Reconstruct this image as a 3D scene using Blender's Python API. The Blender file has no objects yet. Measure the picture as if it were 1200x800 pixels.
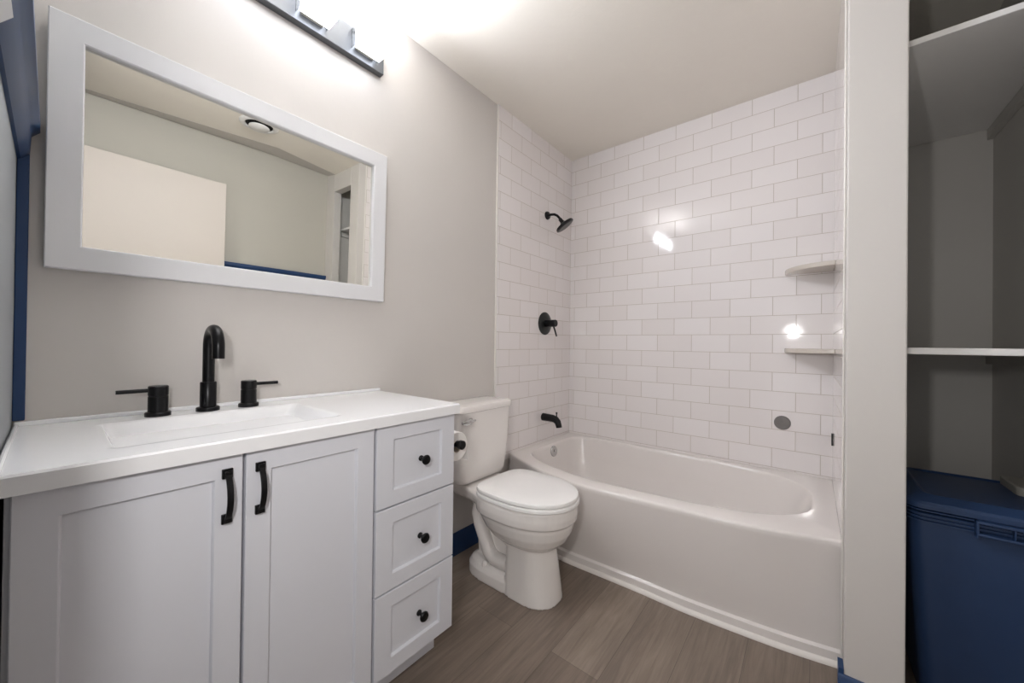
import bpy, bmesh, math, random
from mathutils import Vector, Matrix
S = bpy.context.scene
COL = S.collection
R = math.radians
random.seed(7)

# ------------------------------------------------------------------ camera, world, light
EYE = Vector((0.0662, -1.4392, 1.0984))
YAW, PITCH, ROLL, FPX = R(51.0809), R(0.3148), R(0.6871), 435.2258
fw = Vector((math.sin(YAW) * math.cos(PITCH), math.cos(YAW) * math.cos(PITCH), math.sin(PITCH)))
rt = Vector((math.cos(YAW), -math.sin(YAW), 0)); up = rt.cross(fw)
rt2 = rt * math.cos(ROLL) + up * math.sin(ROLL); up2 = -rt * math.sin(ROLL) + up * math.cos(ROLL)
cd = bpy.data.cameras.new('camera'); cam = bpy.data.objects.new('camera', cd); COL.objects.link(cam)
cd.sensor_fit = 'HORIZONTAL'; cd.sensor_width = 36.0; cd.lens = 36.0 * FPX / 1200.0
cd.clip_start = 0.01; cd.clip_end = 50
M3 = Matrix((rt2, up2, -fw)).transposed()
cam.matrix_world = Matrix.Translation(EYE) @ M3.to_4x4()
S.camera = cam

SHADE_POWER = 66.0       # glow of the four vanity shades
SHADE_TOP = 70.0         # glow of their tops
SHADE_RIM = 2.6          # glow of their frosted sides
FLASH_POWER = 1.7
AMBIENT = 0.25
EXPOSURE = 1.87
w = bpy.data.worlds.new('world'); S.world = w; w.use_nodes = True
w.node_tree.nodes['Background'].inputs['Color'].default_value = (1.0, 0.98, 0.97, 1)
w.node_tree.nodes['Background'].inputs['Strength'].default_value = AMBIENT
vs = S.view_settings
vs.view_transform = 'Standard'; vs.look = 'None'; vs.gamma = 1.0; vs.use_curve_mapping = False
vs.exposure = EXPOSURE
ld = bpy.data.lights.new('fill_flash', 'AREA'); ld.energy = FLASH_POWER; ld.shape = 'RECTANGLE'; ld.size = 0.06; ld.size_y = 0.08  # unseen fill flash beside the camera, inferred from the highlights on the tile
ld.color = (1.0, 0.98, 0.97)
hl = bpy.data.objects.new('fill_flash', ld); COL.objects.link(hl)
hl.location = (-0.05, -1.28, 1.27); hl.rotation_euler = (R(90), 0, R(-60))

# ------------------------------------------------------------------ materials
def srgb(r, g, b):
    f = lambda c: (c / 255 / 12.92) if c <= 10.3 else ((c / 255 + 0.055) / 1.055) ** 2.4
    return (f(r), f(g), f(b), 1)

def mat(name, col, rough=0.5, metal=0.0, spec=0.5, noise=0.0, nscale=30, bump=0.0, bscale=60, coat=0.0):
    m = bpy.data.materials.new(name); m.use_nodes = True
    nt = m.node_tree; b = nt.nodes['Principled BSDF']
    b.inputs['Base Color'].default_value = col; b.inputs['Roughness'].default_value = rough
    b.inputs['Metallic'].default_value = metal; b.inputs['Specular IOR Level'].default_value = spec
    b.inputs['Coat Weight'].default_value = coat
    tc = nt.nodes.new('ShaderNodeTexCoord')
    if noise:
        n = nt.nodes.new('ShaderNodeTexNoise'); n.inputs['Scale'].default_value = nscale; n.inputs['Detail'].default_value = 4
        nt.links.new(tc.outputs['Object'], n.inputs['Vector'])
        mx = nt.nodes.new('ShaderNodeMix'); mx.data_type = 'RGBA'
        mx.inputs['A'].default_value = [c * (1 - noise) for c in col[:3]] + [1]
        mx.inputs['B'].default_value = [min(1, c * (1 + noise)) for c in col[:3]] + [1]
        nt.links.new(n.outputs['Fac'], mx.inputs['Factor']); nt.links.new(mx.outputs['Result'], b.inputs['Base Color'])
    if bump:
        n2 = nt.nodes.new('ShaderNodeTexNoise'); n2.inputs['Scale'].default_value = bscale; n2.inputs['Detail'].default_value = 3
        nt.links.new(tc.outputs['Object'], n2.inputs['Vector'])
        bp = nt.nodes.new('ShaderNodeBump'); bp.inputs['Strength'].default_value = bump; bp.inputs['Distance'].default_value = 0.004
        nt.links.new(n2.outputs['Fac'], bp.inputs['Height']); nt.links.new(bp.outputs['Normal'], b.inputs['Normal'])
    return m

WALL = mat('wall_paint', srgb(211, 206, 201), 0.55, noise=0.02, nscale=3, bump=0.08, bscale=35)
CEIL = mat('ceiling_paint', srgb(243, 237, 227), 0.8, noise=0.02, nscale=4, bump=0.25, bscale=28)
WESTP = mat('grey_wall_paint', srgb(150, 154, 157), 0.6, noise=0.02, nscale=3)
SOUTHP = mat('olive_grey_wall_paint', srgb(189, 185, 175), 0.6, noise=0.02, nscale=3)
CLOSETP = mat('closet_paint', srgb(200, 197, 192), 0.7, noise=0.02, nscale=4)
WHITEP = mat('white_trim_paint', srgb(236, 234, 232), 0.4, noise=0.01, nscale=8)
DOORP = mat('door_paint', srgb(212, 203, 195), 0.5, noise=0.015, nscale=5)
NAVY = mat('navy_trim_paint', srgb(32, 62, 104), 0.35, noise=0.08, nscale=12)
CAB = mat('cabinet_white', srgb(224, 225, 231), 0.38, noise=0.008, nscale=6)
CTOP = mat('cultured_marble_white', srgb(244, 244, 245), 0.16, noise=0.006, nscale=5)
PORC = mat('porcelain', srgb(243, 238, 234), 0.08, noise=0.005, nscale=6, coat=0.3)
SEATM = mat('seat_plastic', srgb(250, 248, 246), 0.22, noise=0.005, nscale=6)
TUBM = mat('tub_enamel', srgb(236, 230, 226), 0.16, noise=0.006, nscale=4, coat=0.2)
BLACK = mat('matte_black_metal', srgb(26, 26, 28), 0.3, 0.6, noise=0.1, nscale=40)
BRONZE = mat('gunmetal', srgb(58, 60, 60), 0.28, 0.8, noise=0.1, nscale=30)
CHROME = mat('chrome', srgb(205, 205, 205), 0.12, 1.0, noise=0.02, nscale=20)
NICKEL = mat('brushed_nickel_plate', srgb(104, 106, 109), 0.38, 0.85, noise=0.05, nscale=50)
GREYM = mat('grey_rubber', srgb(120, 116, 114), 0.6, noise=0.05, nscale=60)
STONE = mat('shelf_stone', srgb(214, 206, 196), 0.25, noise=0.03, nscale=25)
PAPER = mat('toilet_paper', srgb(244, 240, 236), 0.9, noise=0.01, nscale=40, bump=0.15, bscale=200)
CARD = mat('cardboard_core', srgb(205, 190, 172), 0.9, noise=0.05, nscale=40)
TOTE = mat('tote_plastic', srgb(40, 62, 98), 0.42, noise=0.06, nscale=20)
LATCH = mat('latch_plastic', srgb(150, 146, 138), 0.55, noise=0.03, nscale=20)
BLINDM = mat('blind_slats', srgb(232, 234, 236), 0.5, noise=0.01, nscale=10)
CAULK = mat('caulk', srgb(238, 232, 226), 0.5, noise=0.01, nscale=40)
DARK = mat('dark_slot', srgb(18, 16, 15), 0.8, noise=0.1, nscale=20)
GROUTM = mat('tile_edge_trim', srgb(232, 228, 222), 0.3, noise=0.01, nscale=30)
FRAMEP = mat('mirror_frame_paint', srgb(230, 230, 232), 0.4, noise=0.01, nscale=8)
MIRR = mat('mirror_silver', (0.87, 0.86, 0.80, 1), 0.0, 1.0, noise=0.001, nscale=2)

def shade_mat(name, power):
    m = bpy.data.materials.new(name); m.use_nodes = True
    nt = m.node_tree; b = nt.nodes['Principled BSDF']
    b.inputs['Base Color'].default_value = (0.9, 0.9, 0.9, 1)
    n = nt.nodes.new('ShaderNodeTexNoise'); n.inputs['Scale'].default_value = 40
    mx = nt.nodes.new('ShaderNodeMix'); mx.data_type = 'RGBA'
    mx.inputs['A'].default_value = (0.93, 0.97, 1.06, 1); mx.inputs['B'].default_value = (0.94, 0.98, 1.06, 1)
    nt.links.new(n.outputs['Fac'], mx.inputs['Factor']); nt.links.new(mx.outputs['Result'], b.inputs['Emission Color'])
    b.inputs['Emission Strength'].default_value = power
    return m
LIT = shade_mat('lit_panel', SHADE_POWER)
TOPLIT = shade_mat('lit_panel_top', SHADE_TOP)
RIM = shade_mat('frosted_rim', SHADE_RIM)

def clear_mat():
    m = bpy.data.materials.new('clear_acrylic'); m.use_nodes = True
    nt = m.node_tree; b = nt.nodes['Principled BSDF']
    b.inputs['Base Color'].default_value = (0.25, 0.26, 0.27, 1); b.inputs['Roughness'].default_value = 0.25; b.inputs['Alpha'].default_value = 0.45
    n = nt.nodes.new('ShaderNodeTexNoise'); n.inputs['Scale'].default_value = 30
    mr = nt.nodes.new('ShaderNodeMapRange'); mr.inputs['To Min'].default_value = 0.42; mr.inputs['To Max'].default_value = 0.48
    nt.links.new(n.outputs['Fac'], mr.inputs['Value']); nt.links.new(mr.outputs[0], b.inputs['Alpha'])
    return m
CLEAR = clear_mat()

def tile_mat(name, axis, joint):
    """glossy 4x8 inch running-bond tile; axis = horizontal world axis of the wall"""
    m = bpy.data.materials.new(name); m.use_nodes = True
    nt = m.node_tree; L = nt.links; b = nt.nodes['Principled BSDF']
    tc = nt.nodes.new('ShaderNodeTexCoord'); sp = nt.nodes.new('ShaderNodeSeparateXYZ'); L.new(tc.outputs['Object'], sp.inputs[0])
    def off(sock, v):
        a = nt.nodes.new('ShaderNodeMath'); a.operation = 'SUBTRACT'; L.new(sock, a.inputs[0]); a.inputs[1].default_value = v; return a.outputs[0]
    cb = nt.nodes.new('ShaderNodeCombineXYZ')
    L.new(off(sp.outputs[axis], joint + 0.1024 - 0.2048 * 40), cb.inputs[0]); L.new(off(sp.outputs[2], 2.404 - 0.1032 * 40), cb.inputs[1])
    br = nt.nodes.new('ShaderNodeTexBrick'); L.new(cb.outputs[0], br.inputs['Vector'])
    br.offset = 0.5; br.offset_frequency = 2; br.squash = 1
    br.inputs['Scale'].default_value = 1; br.inputs['Brick Width'].default_value = 0.2048; br.inputs['Row Height'].default_value = 0.1032
    br.inputs['Mortar Size'].default_value = 0.0016; br.inputs['Mortar Smooth'].default_value = 0.35; br.inputs['Bias'].default_value = 0
    br.inputs['Color1'].default_value = srgb(243, 238, 237); br.inputs['Color2'].default_value = srgb(239, 233, 231)
    br.inputs['Mortar'].default_value = srgb(196, 186, 176)
    L.new(br.outputs['Color'], b.inputs['Base Color'])
    mr = nt.nodes.new('ShaderNodeMapRange'); mr.inputs['To Min'].default_value = 0.07; mr.inputs['To Max'].default_value = 0.7
    L.new(br.outputs['Fac'], mr.inputs['Value']); L.new(mr.outputs[0], b.inputs['Roughness'])
    inv = nt.nodes.new('ShaderNodeMath'); inv.operation = 'SUBTRACT'; inv.inputs[0].default_value = 1; L.new(br.outputs['Fac'], inv.inputs[1])
    nz = nt.nodes.new('ShaderNodeTexNoise'); nz.inputs['Scale'].default_value = 9; L.new(tc.outputs['Object'], nz.inputs['Vector'])
    b1 = nt.nodes.new('ShaderNodeBump'); b1.inputs['Strength'].default_value = 0.06; b1.inputs['Distance'].default_value = 0.01; L.new(nz.outputs['Fac'], b1.inputs['Height'])
    b2 = nt.nodes.new('ShaderNodeBump'); b2.inputs['Strength'].default_value = 0.5; b2.inputs['Distance'].default_value = 0.0015
    L.new(inv.outputs[0], b2.inputs['Height']); L.new(b1.outputs[0], b2.inputs['Normal']); L.new(b2.outputs[0], b.inputs['Normal'])
    return m

def floor_mat():
    m = bpy.data.materials.new('vinyl_plank'); m.use_nodes = True
    nt = m.node_tree; L = nt.links; b = nt.nodes['Principled BSDF']
    tc = nt.nodes.new('ShaderNodeTexCoord')
    br = nt.nodes.new('ShaderNodeTexBrick'); L.new(tc.outputs['Object'], br.inputs['Vector'])
    br.offset = 0.37; br.offset_frequency = 2
    br.inputs['Scale'].default_value = 1; br.inputs['Brick Width'].default_value = 1.2; br.inputs['Row Height'].default_value = 0.18
    br.inputs['Mortar Size'].default_value = 0.0007; br.inputs['Mortar Smooth'].default_value = 0.3
    br.inputs['Color1'].default_value = srgb(146, 133, 122); br.inputs['Color2'].default_value = srgb(128, 115, 105)
    br.inputs['Mortar'].default_value = srgb(92, 81, 73)
    mp = nt.nodes.new('ShaderNodeMapping'); mp.inputs['Scale'].default_value = (1.6, 26, 1); L.new(tc.outputs['Object'], mp.inputs['Vector'])
    n1 = nt.nodes.new('ShaderNodeTexNoise'); n1.inputs['Scale'].default_value = 2.2; n1.inputs['Detail'].default_value = 8; n1.inputs['Roughness'].default_value = 0.65
    n1.inputs['Distortion'].default_value = 0.8; L.new(mp.outputs[0], n1.inputs['Vector'])
    n2 = nt.nodes.new('ShaderNodeTexNoise'); n2.inputs['Scale'].default_value = 2.6; n2.inputs['Detail'].default_value = 3
    mp2 = nt.nodes.new('ShaderNodeMapping'); mp2.inputs['Scale'].default_value = (1.2, 4, 1); L.new(tc.outputs['Object'], mp2.inputs['Vector']); L.new(mp2.outputs[0], n2.inputs['Vector'])
    cr = nt.nodes.new('ShaderNodeValToRGB'); cr.color_ramp.elements[0].position = 0.3; cr.color_ramp.elements[0].color = (0.74, 0.72, 0.70, 1)
    cr.color_ramp.elements[1].position = 0.68; cr.color_ramp.elements[1].color = (1.12, 1.11, 1.10, 1); L.new(n1.outputs['Fac'], cr.inputs[0])
    cr2 = nt.nodes.new('ShaderNodeValToRGB'); cr2.color_ramp.elements[0].position = 0.3; cr2.color_ramp.elements[0].color = (0.82, 0.81, 0.80, 1)
    cr2.color_ramp.elements[1].position = 0.7; cr2.color_ramp.elements[1].color = (1.1, 1.09, 1.07, 1); L.new(n2.outputs['Fac'], cr2.inputs[0])
    def mul(a, c):
        x = nt.nodes.new('ShaderNodeMix'); x.data_type = 'RGBA'; x.blend_type = 'MULTIPLY'; x.inputs['Factor'].default_value = 1
        L.new(a, x.inputs['A']); L.new(c, x.inputs['B']); return x.outputs['Result']
    L.new(mul(mul(br.outputs['Color'], cr.outputs[0]), cr2.outputs[0]), b.inputs['Base Color'])
    b.inputs['Roughness'].default_value = 0.45
    bp = nt.nodes.new('ShaderNodeBump'); bp.inputs['Strength'].default_value = 0.12; bp.inputs['Distance'].default_value = 0.002
    L.new(n1.outputs['Fac'], bp.inputs['Height']); L.new(bp.outputs[0], b.inputs['Normal'])
    return m

# ------------------------------------------------------------------ mesh helpers
def origin(p):
    v = Vector((0, 0, 0))
    while p is not None: v += p.location; p = p.parent
    return v

def obj(name, bm, m, parent=None, local=False, smooth=40, bevel=0.0, seg=2, mods=(), loc=None):
    """link bm as one mesh object; coordinates are world ones unless local"""
    bmesh.ops.recalc_face_normals(bm, faces=bm.faces)
    me = bpy.data.meshes.new(name)
    base = Vector((0, 0, 0))
    if parent is not None and not local: base = origin(parent)
    if loc is not None: base = base + Vector(loc)
    if base.length and not local: bmesh.ops.translate(bm, verts=bm.verts, vec=-base)
    bm.to_mesh(me); bm.free()
    o = bpy.data.objects.new(name, me); COL.objects.link(o)
    me.materials.append(m)
    if parent is not None: o.parent = parent
    if loc is not None: o.location = loc
    if smooth:
        for p in me.polygons: p.use_smooth = True
        me.set_sharp_from_angle(angle=R(smooth))
    if bevel:
        b = o.modifiers.new('bevel', 'BEVEL'); b.width = bevel; b.segments = seg; b.limit_method = 'ANGLE'; b.angle_limit = R(35)
    for k, kw in mods:
        x = o.modifiers.new(k.lower(), k)
        for a, v in kw.items(): setattr(x, a, v)
    return o

def thing(name, label, cat, loc, group=None, rot=None):
    o = bpy.data.objects.new(name, None); COL.objects.link(o); o.empty_display_size = 0.05
    o.location = loc; o['label'] = label; o['category'] = cat
    if group: o['group'] = group
    if rot: o.rotation_euler = rot
    return o

def tag(o, label, cat, group=None):
    o['label'] = label; o['category'] = cat
    if group: o['group'] = group
    return o

def struct(name, bm, m, label=None, **k):
    o = obj(name, bm, m, **k); o['kind'] = 'structure'
    if label: o['label'] = label; o['category'] = name.split('_')[0]
    return o

def B(): return bmesh.new()

def box(bm, x0, x1, y0, y1, z0, z1):
    v = [bm.verts.new((x, y, z)) for x in (x0, x1) for y in (y0, y1) for z in (z0, z1)]
    for f in ((0, 1, 3, 2), (4, 6, 7, 5), (0, 4, 5, 1), (2, 3, 7, 6), (0, 2, 6, 4), (1, 5, 7, 3)):
        bm.faces.new([v[i] for i in f])
    return bm

def loft(bm, loops, cap0=True, cap1=True, closed=True):
    rings = [[bm.verts.new(p) for p in l] for l in loops]
    n = len(rings[0])
    for a, b in zip(rings, rings[1:]):
        for i in range(n if closed else n - 1):
            j = (i + 1) % n
            bm.faces.new((a[i], a[j], b[j], b[i]))
    if cap0: bm.faces.new(rings[0][::-1])
    if cap1: bm.faces.new(rings[-1])
    return bm

def rrect(x0, x1, y0, y1, r, z, n=8, m=6):
    """rounded rectangle loop, n points on each straight, m on each corner"""
    pts = []
    for cx, cy, a0 in ((x1 - r, y1 - r, 0), (x0 + r, y1 - r, 90), (x0 + r, y0 + r, 180), (x1 - r, y0 + r, 270)):
        for k in range(m + 1):
            a = R(a0 + 90 * k / m); pts.append((cx + r * math.cos(a), cy + r * math.sin(a)))
    out = []
    c = m + 1
    for q in range(4):
        arc = pts[q * c:(q + 1) * c]; nxt = pts[((q + 1) % 4) * c]
        out += arc
        for k in range(1, n + 1):
            t = k / (n + 1); out.append((arc[-1][0] + (nxt[0] - arc[-1][0]) * t, arc[-1][1] + (nxt[1] - arc[-1][1]) * t))
    return [(p[0], p[1], z) for p in out]

def frame_of(d):
    d = d.normalized(); a = Vector((0, 0, 1)) if abs(d.z) < 0.9 else Vector((1, 0, 0))
    u = d.cross(a).normalized(); return u, d.cross(u).normalized()

def tube(bm, path, rad, n=16, caps=True):
    """sweep a circle (radius number or list) along a path"""
    P = [Vector(p) for p in path]; rr = rad if isinstance(rad, (list, tuple)) else [rad] * len(P)
    loops = []; u = None
    for i, p in enumerate(P):
        d = (P[min(i + 1, len(P) - 1)] - P[max(i - 1, 0)])
        if u is None: u, v = frame_of(d)
        else:
            d.normalize(); u = (u - d * u.dot(d)).normalized(); v = d.cross(u)
        loops.append([tuple(p + (u * math.cos(2 * math.pi * k / n) + v * math.sin(2 * math.pi * k / n)) * rr[i]) for k in range(n)])
    return loft(bm, loops, caps, caps)

def lathe(bm, prof, c, axis=(0, 0, 1), n=32):
    """profile of (radius, height) along axis from point c"""
    d = Vector(axis).normalized(); u, v = frame_of(d); c = Vector(c)
    loops = [[tuple(c + d * h + (u * math.cos(2 * math.pi * k / n) + v * math.sin(2 * math.pi * k / n)) * max(r, 1e-5)) for k in range(n)] for r, h in prof]
    return loft(bm, loops)

def prism(bm, poly, axis, a, b):
    """extrude a 2-D polygon along an axis; poly coords are the other two axes in order"""
    def P(p, t):
        return {'x': (t, p[0], p[1]), 'y': (p[0], t, p[1]), 'z': (p[0], p[1], t)}[axis]
    return loft(bm, [[P(p, a) for p in poly], [P(p, b) for p in poly]])

def lerp(tab, t):
    for (a, va), (b, vb) in zip(tab, tab[1:]):
        if t <= b or b == tab[-1][0]:
            k = (t - a) / (b - a); k = max(0, min(1, k)); return va + (vb - va) * k

def smooth_tab(tab, t):
    """Catmull-Rom through a table of (t, value)"""
    ts = [a for a, _ in tab]; vs_ = [b for _, b in tab]
    if t <= ts[0]: return vs_[0]
    if t >= ts[-1]: return vs_[-1]
    i = max(k for k in range(len(ts)) if ts[k] <= t)
    h = ts[i + 1] - ts[i]; s = (t - ts[i]) / h
    def m(k):
        if k == 0: return (vs_[1] - vs_[0]) / (ts[1] - ts[0])
        if k == len(ts) - 1: return (vs_[-1] - vs_[-2]) / (ts[-1] - ts[-2])
        return (vs_[k + 1] - vs_[k - 1]) / (ts[k + 1] - ts[k - 1])
    a, b = m(i) * h, m(i + 1) * h
    return (2*s**3 - 3*s*s + 1) * vs_[i] + (s**3 - 2*s*s + s) * a + (-2*s**3 + 3*s*s) * vs_[i + 1] + (s**3 - s*s) * b

def copy_tree(o, parent=None, shift=(0, 0, 0)):
    c = o.copy(); COL.objects.link(c)
    if parent is not None: c.parent = parent
    else: c.location = o.location + Vector(shift)
    for ch in list(o.children): copy_tree(ch, c)
    return c

# ------------------------------------------------------------------ room shell
H = 2.494          # ceiling
XE = 2.5407        # tiled long wall behind the tub
YT = -1.5224       # tiled end wall of the tub alcove
YO = -2.08         # wall opposite the vanity
XP = 1.625         # front of the closet wall
XTILE = 1.687
bm = B(); box(bm, -1.2, 2.75, -2.3, 0.2, -0.05, 0.0); struct('floor', bm, floor_mat(), smooth=0)

# flat ceiling, and the wall-coloured sloping strip that joins it to the opposite wall
bm = B(); box(bm, -0.1, 2.65, -1.80, 0.0, H, H + 0.08)
prism(bm, [(-0.1, -1.80), (2.65, -1.80), (2.65, -2.1), (1.64, -2.1), (1.64, -1.936), (1.134, -1.821), (-0.1, -2.052)], 'z', H, H + 0.08)
struct('ceiling', bm, CEIL, smooth=0)
bm = B()
A = [bm.verts.new(p) for p in ((-0.05, -2.052, H), (1.134, -1.821, H), (1.64, -1.936, H))]
W_ = [bm.verts.new(p) for p in ((-0.05, -2.1, H + 0.008), (1.134, -2.1, H + 0.040), (1.64, -2.1, H + 0.026))]
bm.faces.new((W_[0], W_[1], A[1], A[0])); bm.faces.new((W_[1], W_[2], A[2], A[1]))
r = bmesh.ops.extrude_face_region(bm, geom=bm.faces[:])
bmesh.ops.translate(bm, verts=[v for v in r['geom'] if isinstance(v, bmesh.types.BMVert)], vec=(0, 0, 0.05))
struct('ceiling_slope', bm, WALL, smooth=0)
TOP = H + 0.04
bm = B(); box(bm, -0.1, 2.65, 0.0, 0.1, 0, TOP); struct('wall_north', bm, WALL, smooth=0)
bm = B(); box(bm, -0.09, 0.010, -1.02, 0.0, 0, TOP); box(bm, -0.09, 0.010, -1.95, -1.02, 2.2, TOP); box(bm, -0.09, 0.010, YO, -1.95, 0, TOP)
struct('wall_west', bm, WESTP, smooth=0)
bm = B(); box(bm, -0.09, XE + 0.11, YO - 0.1, YO, 0, TOP); struct('wall_south', bm, SOUTHP, smooth=0)
bm = B(); box(bm, XE + 0.01, XE + 0.11, YO, 0.0, 0, TOP); struct('wall_east', bm, CLOSETP, smooth=0)
# closet front wall with its opening, and the partition that backs the tub's end wall
bm = B()
box(bm, XP, 1.69, -1.655, YT - 0.0, 0, TOP); box(bm, XP, 1.69, YO, -1.94, 0, TOP); box(bm, XP, 1.69, -1.94, -1.655, 2.345, TOP)
struct('wall_closet', bm, WALL, bevel=0.004, smooth=0)
bm = B(); box(bm, 1.69, XE + 0.01, -1.63, YT - 0.012, 0, TOP); struct('wall_partition', bm, CLOSETP, smooth=0)
bm = B(); box(bm, 1.69, XE + 0.01, YO, -2.03, 0, TOP); struct('wall_closet_side', bm, CLOSETP, smooth=0)
# tile panels
ZT = 0.40
bm = B(); box(bm, XTILE + 0.004, XE, -0.009, 0.0, ZT, H); struct('wall_tile_north', bm, tile_mat('tile_north', 0, 1.813), smooth=0)
bm = B(); box(bm, XE, XE + 0.01, YT - 0.012, 0.0, ZT, H); struct('wall_tile_east', bm, tile_mat('tile_east', 1, -0.35), smooth=0)
bm = B(); box(bm, 1.692, XE, YT - 0.012, YT, ZT, H); struct('wall_tile_south', bm, tile_mat('tile_south', 0, 1.90), smooth=0)
bm = B(); box(bm, XTILE - 0.004, XTILE + 0.004, -0.012, 0.0, 0.40, H); struct('trim_1', bm, GROUTM, bevel=0.002)
bm = B(); box(bm, 1.680, 1.692, YT, YT + 0.005, 0.0, H); struct('trim_2', bm, GROUTM, bevel=0.002)
# baseboards
def bb_poly(t, h):
    return [(0, 0), (-t, 0), (-t, h * 0.62), (-t * 0.75, h * 0.70), (-t * 0.7, h * 0.9), (-t * 0.35, h), (0, h)]
bm = B(); prism(bm, bb_poly(0.014, 0.112), 'x', 0.95, 1.70); struct('baseboard_north', bm, NAVY)
bm = B(); prism(bm, [(XP + a, z) for a, z in bb_poly(0.014, 0.084)], 'y', -1.655, YT + 0.014)
box(bm, XP - 0.002, 1.672, YT, YT + 0.013, 0, 0.10)
struct('baseboard_closet', bm, NAVY)
bm = B(); prism(bm, [(YO - p, z) for p, z in bb_poly(0.014, 0.11)], 'x', 0.02, XP); struct('baseboard_south', bm, NAVY)
# navy plate rail along the left and opposite walls, and the strip in the corner
rail = [(0.010, 1.608), (0.043, 1.608), (0.043, 1.586), (0.0304, 1.571), (0.0284, 1.53), (0.0153, 1.5145), (0.010, 1.5145)]
bm = B(); prism(bm, rail, 'y', -0.67, -0.006); struct('trim_3', bm, NAVY)
bm = B(); prism(bm, [(YO + (a - 0.010), z) for a, z in rail], 'x', 0.02, XP - 0.001); struct('trim_4', bm, NAVY)
bm = B(); box(bm, 0.010, 0.0285, -0.008, 0.0, 0.905, 1.53); struct('trim_5', bm, NAVY, bevel=0.002)
# caulk bead and quarter round along the tub foot are built with the tub
# door leaf standing open against the opposite wall
dr = B(); box(dr, 0.04, 0.862, YO + 0.05, YO + 0.085, 0.012, 2.165)
d_ = struct('door_1', dr, DOORP, bevel=0.003)
k = obj('door_knob', lathe(B(), [(0.03, 0), (0.03, 0.006), (0.011, 0.010), (0.011, 0.035), (0.026, 0.045), (0.028, 0.058), (0.02, 0.068), (0.001, 0.070)], (0.795, YO + 0.085, 0.98), (0, 1, 0)), BLACK, d_)

# ------------------------------------------------------------------ bathtub
def xf(y): return smooth_tab([(-1.5224, 1.7815), (-1.38, 1.735), (-1.24, 1.705), (-0.97, 1.678), (-0.675, 1.653), (-0.515, 1.655), (-0.29, 1.706), (-0.12, 1.775), (0.0, 1.828)], y)
def xb_(y): return smooth_tab([(-1.5224, 1.7815), (-1.39, 1.756), (-1.24, 1.739), (-1.03, 1.7235), (-0.85, 1.7245), (-0.65, 1.719), (-0.48, 1.7148), (-0.25, 1.735), (0.0, 1.785)], y)
tub = thing('bathtub', 'white alcove bathtub with a bowed front apron under the tile', 'bathtub', (2.18, -0.76, 0))
Y0, Y1 = YT + 0.0004, -0.0105
NF = 40
def outer(fx, xr, z, d=0.0):
    """closed loop: front edge sampled along y, then the back edge"""
    ys = [Y1 + (Y0 - Y1) * i / NF for i in range(NF + 1)]
    front = [(fx(y) + d, y, z) for y in ys]
    side1 = [(fx(Y0) + d + (xr - fx(Y0) - d) * i / 10, Y0, z) for i in range(1, 10)]
    back = [(xr, y, z) for y in reversed(ys)]
    side2 = [(xr + (fx(Y1) + d - xr) * i / 10, Y1, z) for i in range(1, 10)]
    return front + side1 + back + side2
def basin(off, ya, yb, xr, z, p):
    """inner opening: same vertex count as outer(); rounded by pushing ends inward"""
    pts = []
    ym = (ya + yb) / 2; hy = (ya - yb) / 2
    n = 2 * (NF + 1) + 18
    # walk by angle so that the vertices face those of the outer loop
    for o_ in outer(xf, XE - 0.002, 0):
        cx = 2.13; cy = ym
        ang = math.atan2((o_[1] - cy) / 0.755, (o_[0] - cx) / 0.40)
        c, s = math.cos(ang), math.sin(ang)
        q_ = p if s > 0 else min(p, 3.3)
        k_ = (abs(c) ** q_ + abs(s) ** q_) ** (-1 / q_)
        y = cy + hy * s * k_
        hx0 = cx - (xf(y) + off); hx1 = xr - cx
        x = cx + (hx1 if c > 0 else hx0) * c * k_
        pts.append((x, y, z))
    return pts
XR = XE - 0.002
loops = [outer(xb_, XR, 0.0), outer(xb_, XR, 0.045), outer(xb_, XR, 0.052, 0.012),
         outer(lambda y: xb_(y) * 0.8 + xf(y) * 0.2, XR, 0.10, 0.012), outer(lambda y: xb_(y) * 0.35 + xf(y) * 0.65, XR, 0.25, 0.008),
         outer(xf, XR, 0.405, 0.002), outer(xf, XR, 0.423), outer(xf, XR, 0.430, 0.003), outer(xf, XR, 0.433, 0.010),
         basin(0.088, -0.085, -1.452, 2.497, 0.433, 9), basin(0.094, -0.089, -1.447, 2.494, 0.432, 9), basin(0.101, -0.094, -1.442, 2.489, 0.426, 9), basin(0.105, -0.098, -1.437, 2.485, 0.414, 9),
         basin(0.125, -0.115, -1.37, 2.465, 0.30, 8), basin(0.155, -0.14, -1.25, 2.43, 0.15, 7), basin(0.20, -0.19, -1.14, 2.38, 0.105, 5), basin(0.32, -0.33, -0.99, 2.29, 0.095, 4)]
bm = B(); loft(bm, loops); shell = obj('tub_shell', bm, TUBM, tub, smooth=50)
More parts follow.
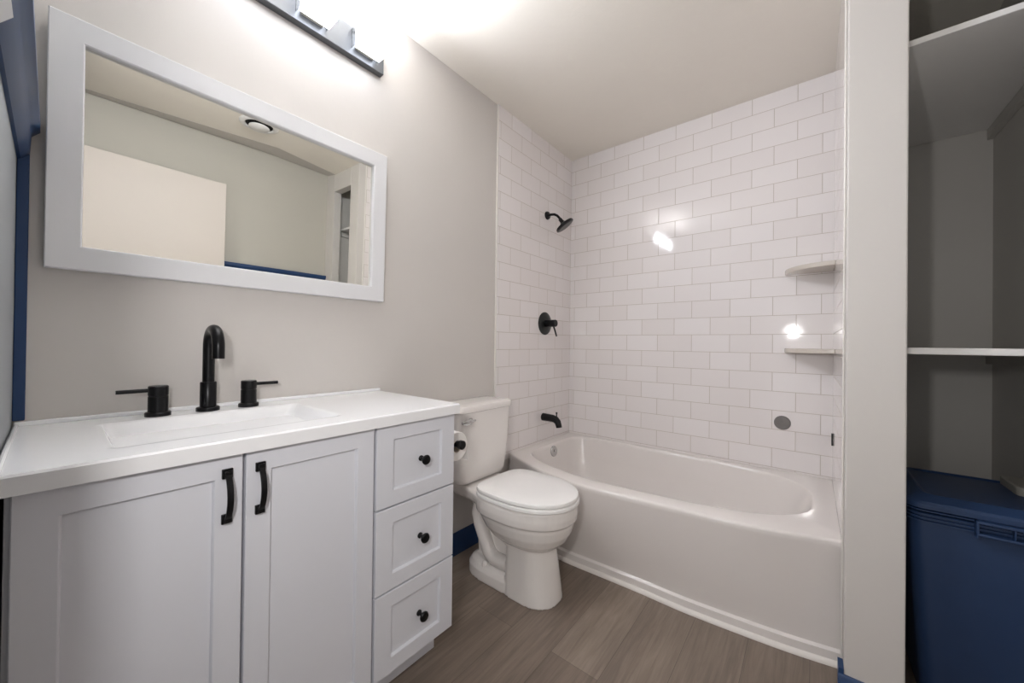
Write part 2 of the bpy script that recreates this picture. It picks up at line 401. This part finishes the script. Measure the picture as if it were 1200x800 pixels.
# oval scoop of the back rest is part of the basin; ledge along the tile
bm = B(); box(bm, XE - 0.009, XE - 0.0015, Y0, Y1, 0.431, 0.438); box(bm, 1.84, XE - 0.009, Y1 - 0.006, Y1 + 0.001, 0.431, 0.438)
obj('caulk_bead', bm, TUBM, tub, bevel=0.003)
bm = B()
loft(bm, [[(xb_(y) + a, y, z) for a, z in ((0.004, 0.0), (-0.012, 0.0), (-0.012, 0.006), (-0.004, 0.016), (0.004, 0.018))] for y in [Y1 + (Y0 - Y1) * i / 30 for i in range(31)]])
obj('foot_bead', bm, CAULK, tub)
bm = lathe(B(), [(0.036, 0), (0.036, 0.004), (0.033, 0.009), (0.016, 0.012), (0.012, 0.009), (0.001, 0.009)], (2.175, -0.103, 0.385), (0, -1, 0.12)); ov = obj('overflow_plate', bm, CHROME, tub)
bm = B(); lathe(bm, [(0.004, 0), (0.004, 0.004), (0.001, 0.005)], (2.175, -0.112, 0.365), (0, -1, 0.12), 12); box(bm, 2.172, 2.178, -0.119, -0.112, 0.382, 0.402)
obj('trip_lever', bm, CHROME, ov, bevel=0.001)
bm = lathe(B(), [(0.03, 0), (0.03, 0.003), (0.022, 0.005), (0.001, 0.004)], (2.08, -0.42, 0.0955)); obj('drain', bm, CHROME, tub)

# ------------------------------------------------------------------ shower fittings
sh = thing('wall_shower', 'black rain shower head on a curved arm high on the tiled wall', 'shower', (2.206, -0.009, 1.985))
bm = lathe(B(), [(0.028, 0), (0.028, 0.006), (0.024, 0.014), (0.012, 0.018), (0.001, 0.018)], (2.206, -0.009, 1.985), (0, -1, 0)); obj('wall_flange', bm, BLACK, sh)
arm = [(2.206, -0.012, 1.985), (2.206, -0.045, 1.985), (2.206, -0.07, 1.981), (2.206, -0.092, 1.968), (2.206, -0.108, 1.950), (2.206, -0.124, 1.93)]
bm = tube(B(), arm, 0.0085); obj('shower_arm', bm, BLACK, sh)
bm = lathe(B(), [(0.012, -0.012), (0.013, 0.0), (0.014, 0.012), (0.018, 0.018), (0.03, 0.026), (0.062, 0.034), (0.066, 0.040), (0.066, 0.048), (0.060, 0.051), (0.001, 0.051)], (2.206, -0.122, 1.930), (0.33, -0.50, -0.80), 40); hd = obj('shower_head', bm, BLACK, sh)
ax = Vector((0.33, -0.50, -0.80)).normalized()
bm = lathe(B(), [(0.054, 0), (0.054, 0.002), (0.001, 0.0025)], Vector((2.206, -0.122, 1.930)) + ax * 0.0508, ax, 40); obj('nozzle_face', bm, BRONZE, hd)

sv = thing('shower_valve', 'black round shower valve with a lever between shower head and tub spout', 'valve', (2.193, -0.009, 1.2385))
bm = lathe(B(), [(0.078, 0), (0.078, 0.004), (0.072, 0.009), (0.03, 0.012), (0.001, 0.012)], (2.193, -0.009, 1.2385), (0, -1, 0), 48); obj('escutcheon', bm, BRONZE, sv)
bm = lathe(B(), [(0.024, 0.010), (0.024, 0.045), (0.021, 0.046), (0.021, 0.050), (0.024, 0.051), (0.024, 0.088), (0.022, 0.091), (0.001, 0.091)], (2.193, -0.009, 1.2385), (0, -1, 0), 32); hnd = obj('valve_handle', bm, BLACK, sv)
bm = tube(B(), [(2.193, -0.08, 1.222), (2.200, -0.088, 1.19), (2.206, -0.098, 1.150)], [0.006, 0.0055, 0.005]); obj('lever', bm, BLACK, hnd)

ts = thing('tub_spout', 'black tub spout with a small diverter knob just above the tub', 'spout', (2.185, -0.009, 0.60))
bm = tube(B(), [(2.185, -0.009, 0.60), (2.185, -0.03, 0.60), (2.185, -0.09, 0.599), (2.185, -0.112, 0.593), (2.185, -0.128, 0.578), (2.185, -0.136, 0.556), (2.185, -0.138, 0.545)], [0.026, 0.0255, 0.0245, 0.024, 0.022, 0.020, 0.0195], 24); obj('spout_body', bm, BLACK, ts)
bm = lathe(B(), [(0.004, 0), (0.004, 0.026), (0.006, 0.028), (0.006, 0.036), (0.001, 0.038)], (2.185, -0.118, 0.607), (0, 0, 1), 16); obj('diverter_knob', bm, BLACK, ts)

# corner shelves
def corner_shelf(z, label):
    r_ = 0.198
    pts = [(XE, YT)] + [(XE - r_ * math.cos(R(a)), YT + r_ * math.sin(R(a))) for a in range(0, 91, 6)]
    bm = B(); prism(bm, pts, 'z', z, z + 0.022)
    return tag(obj('corner_shelf', bm, STONE, smooth=25, bevel=0.003, loc=(XE - 0.07, YT + 0.07, z)), label, 'shelf', 'corner shelves in the tub alcove')
corner_shelf(1.482, 'upper stone corner shelf in the tiled tub alcove')
corner_shelf(1.068, 'lower stone corner shelf in the tiled tub alcove, above the grey disc')
bm = lathe(B(), [(0.037, 0), (0.037, 0.003), (0.034, 0.006), (0.001, 0.007)], (XE, -1.318, 0.690), (-1, 0, 0), 40)
tag(obj('wall_disc', bm, GREYM, loc=(XE, -1.318, 0.690)), 'flat round grey disc stuck on the tile above the tub', 'disc')
bm = B(); box(bm, 2.478, 2.492, YT, YT + 0.006, 0.615, 0.675)
tag(obj('wall_clip', bm, BRONZE, bevel=0.002, loc=(2.485, YT, 0.615)), 'small dark upright clip on the tiled end wall below the corner shelves', 'clip')

# ------------------------------------------------------------------ toilet
TX = 1.425
tl = thing('toilet', 'white two-piece toilet with closed lid between vanity and bathtub', 'toilet', (TX, -0.35, 0))
def egg(cx, yb, yf, hw, z, n=48, wide=0.45, pb=3.2, pf=2.15):
    ym = yb - (yb - yf) * wide; out = []
    for k in range(n):
        a = 2 * math.pi * k / n; c, s = math.cos(a), math.sin(a)
        p = pb if s > 0 else pf
        q = (abs(c) ** p + abs(s) ** p) ** (-1 / p)
        out.append((cx + hw * c * q, ym + (yb - ym if s > 0 else ym - yf) * s * q, z))
    return out
bm = B()
# bowl and rim
loft(bm, [egg(TX, -0.37, -0.572, 0.085, 0.222), egg(TX, -0.335, -0.605, 0.118, 0.236), egg(TX, -0.30, -0.632, 0.145, 0.262), egg(TX, -0.27, -0.650, 0.162, 0.295), egg(TX, -0.245, -0.660, 0.171, 0.33), egg(TX, -0.235, -0.661, 0.172, 0.346),
          egg(TX, -0.225, -0.673, 0.182, 0.353), egg(TX, -0.222, -0.676, 0.184, 0.38), egg(TX, -0.222, -0.674, 0.182, 0.412), egg(TX, -0.224, -0.668, 0.176, 0.420)])
# rear deck that carries the tank
def deck(z, k):
    half = [(0.06, -0.36), (0.150, -0.345), (0.166, -0.31), (0.160, -0.275), (0.144, -0.235), (0.130, -0.19), (0.122, -0.14), (0.118, -0.05), (0.110, -0.036)]
    return [(TX + a * k, y, z) for a, y in half] + [(TX - a * k, y, z) for a, y in reversed(half)]
loft(bm, [deck(0.358, 0.86), deck(0.378, 0.97), deck(0.40, 1.0), deck(0.414, 1.0), deck(0.421, 0.96)])
# front column
loft(bm, [egg(TX, -0.385, -0.612, 0.107, 0.0, pb=9, wide=0.5), egg(TX, -0.385, -0.608, 0.105, 0.03, pb=9, wide=0.5), egg(TX, -0.385, -0.592, 0.097, 0.14, pb=9, wide=0.5), egg(TX, -0.385, -0.575, 0.090, 0.23, pb=9, wide=0.5), egg(TX, -0.375, -0.57, 0.085, 0.28, pb=9, wide=0.5)])
# foot
loft(bm, [egg(TX, -0.125, -0.56, 0.106, 0.0, pb=3), egg(TX, -0.125, -0.56, 0.105, 0.045, pb=3), egg(TX, -0.14, -0.55, 0.094, 0.068, pb=3), egg(TX, -0.16, -0.54, 0.07, 0.078, pb=3)])
# central web and back leg
loft(bm, [rrect(TX - 0.03, TX + 0.03, -0.45, -0.165, 0.02, 0.03), rrect(TX - 0.03, TX + 0.03, -0.45, -0.15, 0.02, 0.20), rrect(TX - 0.04, TX + 0.04, -0.42, -0.10, 0.02, 0.385)])
# S-shaped trapway bulging on both sides
trap = [(-0.215, 0.372), (-0.203, 0.335), (-0.194, 0.285), (-0.207, 0.24), (-0.228, 0.20), (-0.250, 0.160), (-0.268, 0.125), (-0.30, 0.105), (-0.345, 0.105), (-0.41, 0.108)]
band = [(-0.235, 0.372), (-0.268, 0.345), (-0.292, 0.305), (-0.312, 0.262), (-0.345, 0.225), (-0.39, 0.207), (-0.45, 0.205)]
for sx in (-1, 1):
    tube(bm, [(TX + sx * 0.060, y, z) for y, z in trap], [0.026, 0.029, 0.031, 0.031, 0.031, 0.031, 0.032, 0.032, 0.032, 0.032], 18)
    tube(bm, [(TX + sx * 0.062, y - 0.022, z + 0.004) for y, z in band], [0.024, 0.025, 0.026, 0.026, 0.026, 0.026, 0.026], 18)
obj('bowl', bm, PORC, tl, smooth=0, mods=(('REMESH', dict(mode='VOXEL', voxel_size=0.0038, use_smooth_shade=True)), ('SMOOTH', dict(factor=0.5, iterations=4))))
for sx in (-1, 1):
    bm = lathe(B(), [(0.014, 0), (0.014, 0.010), (0.011, 0.020), (0.005, 0.025), (0.001, 0.026)], (TX + sx * 0.082, -0.262, 0.064), n=20); obj('bolt_cap', bm, PORC, tl)
# seat and lid
SEAT = dict(wide=0.46, pb=4.6, pf=2.1)
def slab(z0, z1, yb, yf, hw, e):
    return [egg(TX, yb - e, yf + e, hw - e, z0, **SEAT), egg(TX, yb, yf, hw, z0 + e * 0.7, **SEAT), egg(TX, yb, yf, hw, z1 - e, **SEAT), egg(TX, yb - e * 0.4, yf + e * 0.4, hw - e * 0.4, z1 - e * 0.3, **SEAT), egg(TX, yb - e * 1.3, yf + e * 1.3, hw - e * 1.3, z1, **SEAT), egg(TX, yb - 0.08, yf + 0.10, hw - 0.08, z1 + 0.003, **SEAT)]
bm = B(); loft(bm, slab(0.421, 0.438, -0.247, -0.684, 0.184, 0.004)); obj('seat', bm, SEATM, tl)
bm = B(); loft(bm, slab(0.4395, 0.458, -0.245, -0.680, 0.181, 0.006)); ldd = obj('seat_lid', bm, SEATM, tl)
for sx in (-1, 1):
    bm = B(); loft(bm, [rrect(TX + sx * 0.075 - 0.022, TX + sx * 0.075 + 0.022, -0.2445, -0.222, 0.010, z) for z in (0.420, 0.441)]); obj('hinge', bm, SEATM, tl, bevel=0.004)
# tank
KX = 1.419
def tk(z, hw, yb, yf, r_=0.03): return rrect(KX - hw, KX + hw, yf, yb, r_, z)
bm = B(); loft(bm, [tk(0.425, 0.135, -0.04, -0.165), tk(0.437, 0.158, -0.025, -0.183, 0.035), tk(0.46, 0.165, -0.02, -0.190, 0.035), tk(0.60, 0.178, -0.02, -0.195), tk(0.770, 0.188, -0.02, -0.199)])
tank = obj('tank', bm, PORC, tl, smooth=50)
bm = B(); loft(bm, [tk(0.771, 0.185, -0.018, -0.198), tk(0.773, 0.194, -0.014, -0.206), tk(0.795, 0.195, -0.014, -0.207), tk(0.803, 0.191, -0.018, -0.203), tk(0.806, 0.180, -0.026, -0.19), tk(0.808, 0.14, -0.06, -0.15)])
obj('tank_lid', bm, PORC, tl, smooth=40)
bm = B(); loft(bm, [[(1.238 + t * 0.082, -0.199 - 0.012 - 0.008 * math.sin(math.pi * t) + 0.006 * math.cos(a), 0.733 + 0.003 * t + (0.004 + 0.009 * math.sin(math.pi * min(1, t * 1.15 + 0.05)) ** 0.7) * math.sin(a)) for a in [2 * math.pi * k / 14 for k in range(14)]] for t in [i / 12 for i in range(13)]])
lathe(bm, [(0.013, 0), (0.013, 0.006), (0.008, 0.012)], (1.300, -0.197, 0.735), (0, -1, 0), 16)
obj('flush_lever', bm, CHROME, tank)

# toilet paper holder on the vanity's side, and its roll
th = thing('toilet_paper_holder', 'black post holder on the right side of the vanity', 'toilet paper holder', (0.9405, -0.30, 0.728))
bm = lathe(B(), [(0.020, 0), (0.020, 0.006), (0.010, 0.010), (0.009, 0.085)], (0.9405, -0.30, 0.722), (1, 0, 0), 24); obj('post', bm, BLACK, th)
bm = tube(B(), [(1.020, -0.294, 0.722), (1.020, -0.33, 0.722), (1.020, -0.425, 0.722), (1.020, -0.428, 0.722), (1.020, -0.442, 0.722), (1.020, -0.446, 0.722)], [0.012, 0.0125, 0.0125, 0.0165, 0.0165, 0.012], 20); obj('rod', bm, BLACK, th)
tp = thing('toilet_paper_roll', 'white toilet paper roll with a loose sheet on the black holder', 'toilet paper', (1.020, -0.36, 0.712))
bm = B(); nn = 40; cx, cz = 1.020, 0.712
ring = lambda r_, y: [(cx + r_ * math.cos(2 * math.pi * k / nn), y, cz + r_ * math.sin(2 * math.pi * k / nn)) for k in range(nn)]
loft(bm, [ring(0.0225, -0.312), ring(0.052, -0.312), ring(0.054, -0.315), ring(0.054, -0.410), ring(0.052, -0.413), ring(0.0225, -0.413), ring(0.0225, -0.312)], False, False)
roll = obj('paper', bm, PAPER, tp)
bm = B(); loft(bm, [ring(0.0222, -0.313), ring(0.0222, -0.412), ring(0.0205, -0.412), ring(0.0205, -0.313), ring(0.0222, -0.313)], False, False); obj('core', bm, CARD, tp)
bm = B(); pts = [(cx + 0.0545 * math.cos(R(a)), cz + 0.0545 * math.sin(R(a))) for a in range(60, -1, -6)] + [(cx + 0.0555, cz - 0.03), (cx + 0.057, cz - 0.065)]
loft(bm, [[(x, -0.312, z), (x, -0.413, z), (x + 0.0008, -0.413, z), (x + 0.0008, -0.312, z)] for x, z in pts]); obj('loose_sheet', bm, PAPER, tp)

# ------------------------------------------------------------------ vanity
va = thing('vanity_cabinet', 'white shaker vanity cabinet with two doors and three drawers', 'vanity', (0.48, -0.24, 0))
YF = -0.485
bm = B(); box(bm, 0.022, 0.038, -0.466, -0.004, 0.128, 0.858); box(bm, 0.924, 0.940, -0.466, -0.004, 0.128, 0.858); box(bm, 0.038, 0.924, -0.010, -0.004, 0.128, 0.858); box(bm, 0.038, 0.924, -0.466, -0.010, 0.128, 0.144); box(bm, 0.038, 0.924, -0.466, -0.448, 0.815, 0.858); box(bm, 0.634, 0.652, -0.466, -0.010, 0.144, 0.77); box(bm, 0.652, 0.924, -0.466, -0.448, 0.604, 0.628); box(bm, 0.652, 0.924, -0.466, -0.448, 0.36, 0.384); box(bm, 0.31, 0.35, -0.466, -0.455, 0.144, 0.815); obj('carcass', bm, CAB, va, bevel=0.0015)
bm = B(); box(bm, 0.022, 0.945, -0.385, -0.004, 0.0, 0.128); obj('toe_kick', bm, CAB, va, bevel=0.0015)
def shaker(bm, x0, x1, z0, z1, sx, sz, y0=-0.4665, y1=YF, dep=0.009):
    """frame-and-panel front: outer block with a recessed panel, one closed mesh"""
    def L(a, b, c, d, y): return [(a, y, c), (b, y, c), (b, y, d), (a, y, d)]
    e = 0.0015
    loft(bm, [L(x0, x1, z0, z1, y0), L(x0, x1, z0, z1, y1 + e), L(x0 + e, x1 - e, z0 + e, z1 - e, y1), L(x0 + sx - e, x1 - sx + e, z0 + sz - e, z1 - sz + e, y1), L(x0 + sx, x1 - sx, z0 + sz, z1 - sz, y1 + e),
              L(x0 + sx + 0.002, x1 - sx - 0.002, z0 + sz + 0.002, z1 - sz - 0.002, y1 + dep)])
    return bm
def pull(name, x, z0, z1, parent):
    """flat arched bar pull with a square foot at each end"""
    bm = B(); w2 = 0.0055
    prof = []
    n = 14
    for i in range(n + 1):
        t = i / n; z = z0 + 0.010 + (z1 - z0 - 0.02) * t
        prof.append((z, YF - 0.012 - 0.019 * math.sin(math.pi * t) ** 0.75))
    loft(bm, [[(x - w2, y, z), (x + w2, y, z), (x + w2, y + 0.006, z), (x - w2, y + 0.006, z)] for z, y in prof])
    for za, zb in ((z0, z0 + 0.020), (z1 - 0.020, z1)):
        box(bm, x - 0.0095, x + 0.0095, YF - 0.006, YF + 0.0002, za, zb); box(bm, x - 0.0065, x + 0.0065, YF - 0.013, YF - 0.005, za + 0.003, zb - 0.003)
    return obj(name, bm, BLACK, parent, bevel=0.0012)
for x0, x1, hx in ((0.029, 0.3285, 0.3005), (0.3345, 0.6385, 0.3607)):
    d_ = obj('door', shaker(B(), x0, x1, 0.13, 0.855, 0.049, 0.047), CAB, va, smooth=30)
    pull('handle', hx, 0.715, 0.829, d_)
for z0, z1 in ((0.6185, 0.857), (0.374, 0.6135), (0.130, 0.369)):
    d_ = obj('drawer', shaker(B(), 0.647, 0.9385, z0, z1, 0.055, 0.046), CAB, va, smooth=30)
    zc = (z0 + z1) / 2 - 0.006
    bm = lathe(B(), [(0.009, -0.0002), (0.009, 0.003), (0.0055, 0.006), (0.005, 0.016), (0.008, 0.020), (0.0145, 0.024), (0.0155, 0.028), (0.013, 0.032), (0.001, 0.034)], (0.806, YF, zc), (0, -1, 0), 28)
    bm.verts.ensure_lookup_table()
    obj('knob', bm, BLACK, d_)
# panels sit 9 mm back: knobs start on the recessed panel
for o_ in va.children:
    for ch in o_.children:
        if ch.name.startswith('knob'):
            for v in ch.data.vertices: v.co.y += 0.009

ct = thing('vanity_countertop', 'white countertop with a moulded rectangular sink on the vanity', 'countertop', (0.48, -0.25, 0.859))
N_, M_ = 10, 5
bm = B()
loft(bm, [rrect(0.0125, 0.946, -0.505, -0.001, 0.003, 0.859, N_, M_), rrect(0.0125, 0.946, -0.505, -0.001, 0.003, 0.888, N_, M_), rrect(0.0155, 0.943, -0.502, -0.001, 0.003, 0.892, N_, M_), rrect(0.019, 0.940, -0.498, -0.003, 0.003, 0.892, N_, M_),
          rrect(0.130, 0.586, -0.426, -0.100, 0.02, 0.892, N_, M_), rrect(0.138, 0.578, -0.418, -0.108, 0.018, 0.892, N_, M_), rrect(0.143, 0.573, -0.413, -0.113, 0.018, 0.889, N_, M_), rrect(0.150, 0.560, -0.405, -0.120, 0.02, 0.872, N_, M_), rrect(0.178, 0.505, -0.380, -0.140, 0.03, 0.80, N_, M_), rrect(0.205, 0.47, -0.355, -0.165, 0.04, 0.785, N_, M_), rrect(0.30, 0.40, -0.30, -0.21, 0.04, 0.781, N_, M_)])
obj('top', bm, CTOP, ct, smooth=35)
bm = B(); box(bm, 0.0125, 0.946, -0.014, -0.001, 0.8915, 0.903); box(bm, 0.0125, 0.020, -0.502, -0.014, 0.8915, 0.899)
obj('raised_lip', bm, CTOP, ct, bevel=0.003)
bm = lathe(B(), [(0.022, 0), (0.022, 0.003), (0.016, 0.004), (0.001, 0.006)], (0.35, -0.255, 0.7812), n=28); obj('drain', bm, BLACK, ct)

fa = thing('faucet', 'matte black widespread faucet with gooseneck spout and two lever handles on the countertop', 'faucet', (0.356, -0.062, 0.892))
FY = -0.062
bm = lathe(B(), [(0.028, 0), (0.028, 0.009), (0.026, 0.011), (0.0195, 0.012), (0.0195, 0.082), (0.018, 0.084), (0.001, 0.084)], (0.356, FY, 0.892), n=32); obj('spout_base', bm, BLACK, fa)
path = [(0.356, FY, 0.97), (0.356, FY, 1.02), (0.356, FY, 1.075)]
rr_ = 0.050
for a in range(10, 181, 10): path.append((0.356, FY - rr_ + rr_ * math.cos(R(a)), 1.078 + rr_ * math.sin(R(a))))
path += [(0.356, FY - 2 * rr_, 1.062), (0.356, FY - 2 * rr_, 1.047)]
bm = tube(B(), path, 0.0145, 20); obj('spout', bm, BLACK, fa)
for hx, s in ((0.249, -1), (0.457, 1)):
    bm = lathe(B(), [(0.027, 0), (0.027, 0.009), (0.025, 0.011), (0.021, 0.012), (0.021, 0.052), (0.020, 0.053), (0.020, 0.055), (0.021, 0.056), (0.021, 0.079), (0.019, 0.081), (0.001, 0.081)], (hx, FY, 0.892), n=32); hb = obj('handle', bm, BLACK, fa)
    bm = tube(B(), [(hx + s * 0.015, FY, 0.9615), (hx + s * 0.08, FY - 0.002, 0.9615)], 0.0052, 14); obj('lever', bm, BLACK, hb)

# ------------------------------------------------------------------ mirror (leans forward by about a degree)
mi = thing('framed_mirror', 'white framed wall mirror above the vanity, leaning slightly forward', 'mirror', (0.4985, -0.004, 1.268), rot=(R(1.2), 0, 0))
hw_, hh_ = 0.447, 0.612
def MR(a, z0, z1, y): return [(-a, y, z0), (a, y, z0), (a, y, z1), (-a, y, z1)]
fwid = 0.0585
bm = B()
loft(bm, [MR(hw_, 0, hh_, 0.0), MR(hw_, 0, hh_, -0.024), MR(hw_ - 0.002, 0.002, hh_ - 0.002, -0.026), MR(hw_ - fwid + 0.003, fwid - 0.003, hh_ - fwid + 0.003, -0.026), MR(hw_ - fwid, fwid, hh_ - fwid, -0.023), MR(hw_ - fwid, fwid, hh_ - fwid, -0.004), MR(hw_ - fwid, fwid, hh_ - fwid, 0.0), MR(hw_, 0, hh_, 0.0)], False, False)
obj('frame', bm, FRAMEP, mi, local=True, smooth=0)
bm = B(); g = 0.0005
loft(bm, [MR(hw_ - fwid - g, fwid + g, hh_ - fwid - g, -0.002), MR(hw_ - fwid - g, fwid + g, hh_ - fwid - g, -0.011)]); obj('mirror_glass', bm, MIRR, mi, local=True, smooth=0)

# ------------------------------------------------------------------ vanity light
vl = thing('vanity_light', 'dark metal bar light with lit square glass shades above the mirror', 'light fixture', (0.6465, -0.001, 2.225))
bm = B(); box(bm, 0.363, 0.930, -0.030, -0.001, 2.222, 2.334); obj('back_plate', bm, NICKEL, vl, bevel=0.0015)
for cxs in (0.440, 0.640, 0.842):
    bm = B(); box(bm, cxs - 0.038, cxs + 0.038, -0.060, -0.0295, 2.250, 2.262); obj('bracket', bm, LATCH, vl, bevel=0.002)
    bm = B(); box(bm, cxs - 0.050, cxs + 0.050, -0.118, -0.056, 2.240, 2.318)
    sh_ = obj('glass_shade', bm, RIM, vl, smooth=0)
    sh_.data.materials.append(LIT); sh_.data.materials.append(TOPLIT)
    for p in sh_.data.polygons:
        if p.normal.y < -0.9: p.material_index = 1
        elif p.normal.z > 0.9: p.material_index = 2
    bm = B()
    for xa in (cxs - 0.054, cxs + 0.0505): box(bm, xa, xa + 0.0035, -0.112, -0.030, 2.250, 2.322)
    box(bm, cxs - 0.054, cxs + 0.054, -0.112, -0.030, 2.3185, 2.322)
    obj('glass_frame', bm, CLEAR, vl, smooth=0)

# ------------------------------------------------------------------ ceiling vent (seen in the mirror)
cv = thing('ceiling_vent', 'round white ceiling vent with a dark ring gap, seen in the mirror', 'vent', (0.93, -1.56, H))
bm = lathe(B(), [(0.112, 0), (0.112, 0.004), (0.098, 0.012), (0.084, 0.012), (0.080, 0.002), (0.001, 0.001)], (0.93, -1.56, H), (0, 0, -1), 48); obj('vent_ring', bm, WHITEP, cv)
bm = lathe(B(), [(0.078, 0.0025), (0.078, 0.004), (0.001, 0.0042)], (0.93, -1.56, H), (0, 0, -1), 48); obj('dark_gap', bm, DARK, cv)
bm = lathe(B(), [(0.02, 0.004), (0.02, 0.014), (0.058, 0.016), (0.060, 0.020), (0.052, 0.026), (0.001, 0.030)], (0.93, -1.56, H), (0, 0, -1), 48); obj('centre_disc', bm, WHITEP, cv)

# ------------------------------------------------------------------ closet
bm = B(); box(bm, 1.722, XE + 0.009, -2.0298, -1.6302, 1.0805, 1.1007)
tag(obj('closet_shelf', bm, WHITEP, bevel=0.002, loc=(1.722, -1.83, 1.0805)), 'lower white closet shelf directly above the blue tote', 'shelf', 'closet shelves')
bm = B(); box(bm, 1.722, XE + 0.009, -2.0298, -1.6302, 2.030, 2.049)
tag(obj('closet_shelf', bm, WHITEP, bevel=0.002, loc=(1.722, -1.83, 2.03)), 'upper white closet shelf near the top of the opening', 'shelf', 'closet shelves')
n_ = 6
for zz in (2.030, 1.0805):
    bm = B(); box(bm, 1.74, XE + 0.009, -2.0298, -2.012, zz - 0.045, zz - 0.0002); struct('trim_%d' % n_, bm, CLOSETP, bevel=0.002); n_ += 1
    bm = B(); box(bm, 1.74, XE + 0.009, -1.648, -1.6302, zz - 0.045, zz - 0.0002); struct('trim_%d' % n_, bm, CLOSETP, bevel=0.002); n_ += 1

to = thing('storage_tote', 'dark blue plastic storage tote with lid on the closet floor', 'storage tote', (1.98, -1.825, 0))
def tt(z, e, r_, de=0.0): return rrect(1.706 + e, 2.118 - e, -2.020 + e, -1.664 - e, r_, z, 12, 6)
bm = B(); loft(bm, [tt(0.0, 0.052, 0.03), tt(0.02, 0.044, 0.035), tt(0.52, 0.012, 0.035), tt(0.60, 0.009, 0.035)])
obj('tub_body', bm, TOTE, to)
for i in range(4):
    z = 0.580 + 0.0105 * i
    bm = B(); loft(bm, [tt(z, 0.010, 0.035), tt(z + 0.001, 0.003, 0.04), tt(z + 0.004, 0.003, 0.04), tt(z + 0.006, 0.010, 0.035)]); obj('rib', bm, TOTE, to)
bm = B(); loft(bm, [tt(0.620, 0.010, 0.035), tt(0.621, 0.0, 0.042), tt(0.634, 0.0, 0.042), tt(0.641, 0.006, 0.04), tt(0.653, 0.034, 0.035), tt(0.656, 0.040, 0.03), tt(0.656, 0.046, 0.03), tt(0.651, 0.054, 0.03)])
obj('lid', bm, TOTE, to, smooth=25)
bm = B(); box(bm, 1.690, 1.712, -2.0, -1.80, 0.612, 0.619); box(bm, 1.690, 1.712, -2.0, -1.80, 0.578, 0.585); box(bm, 1.693, 1.712, -1.806, -1.80, 0.570, 0.619)
for yy in (-1.87, -1.94): box(bm, 1.694, 1.712, yy, yy + 0.004, 0.585, 0.612)
obj('grip', bm, TOTE, to, bevel=0.0015)
bm = B(); loft(bm, [rrect(1.93, 2.08, -2.012, -1.932, 0.015, z, 4, 4) for z in (0.630, 0.640, 0.668, 0.676)]); obj('latch', bm, LATCH, to, bevel=0.004)['label'] = 'grey latch'

# white slatted blind on the left wall
wb = thing('window_blind', 'white slatted blind at the far left wall edge beside the navy ledge', 'blind', (0.030, -0.86, 1.47))
for i in range(14):
    z = 1.475 + 0.030 * i
    bm = B(); loft(bm, [[(0.0195, y, z - 0.010), (0.0185, y, z - 0.008), (0.0315, y, z + 0.010), (0.0325, y, z + 0.008)] for y in (-1.00, -0.69)]); obj('slat', bm, BLINDM, wb)
bm = B(); box(bm, 0.0105, 0.036, -1.0, -0.688, 1.90, 1.94); obj('head_rail', bm, BLINDM, wb, bevel=0.002)
bm = B(); box(bm, 0.0115, 0.018, -1.0, -0.688, 1.46, 1.905); obj('backing', bm, BLINDM, wb)
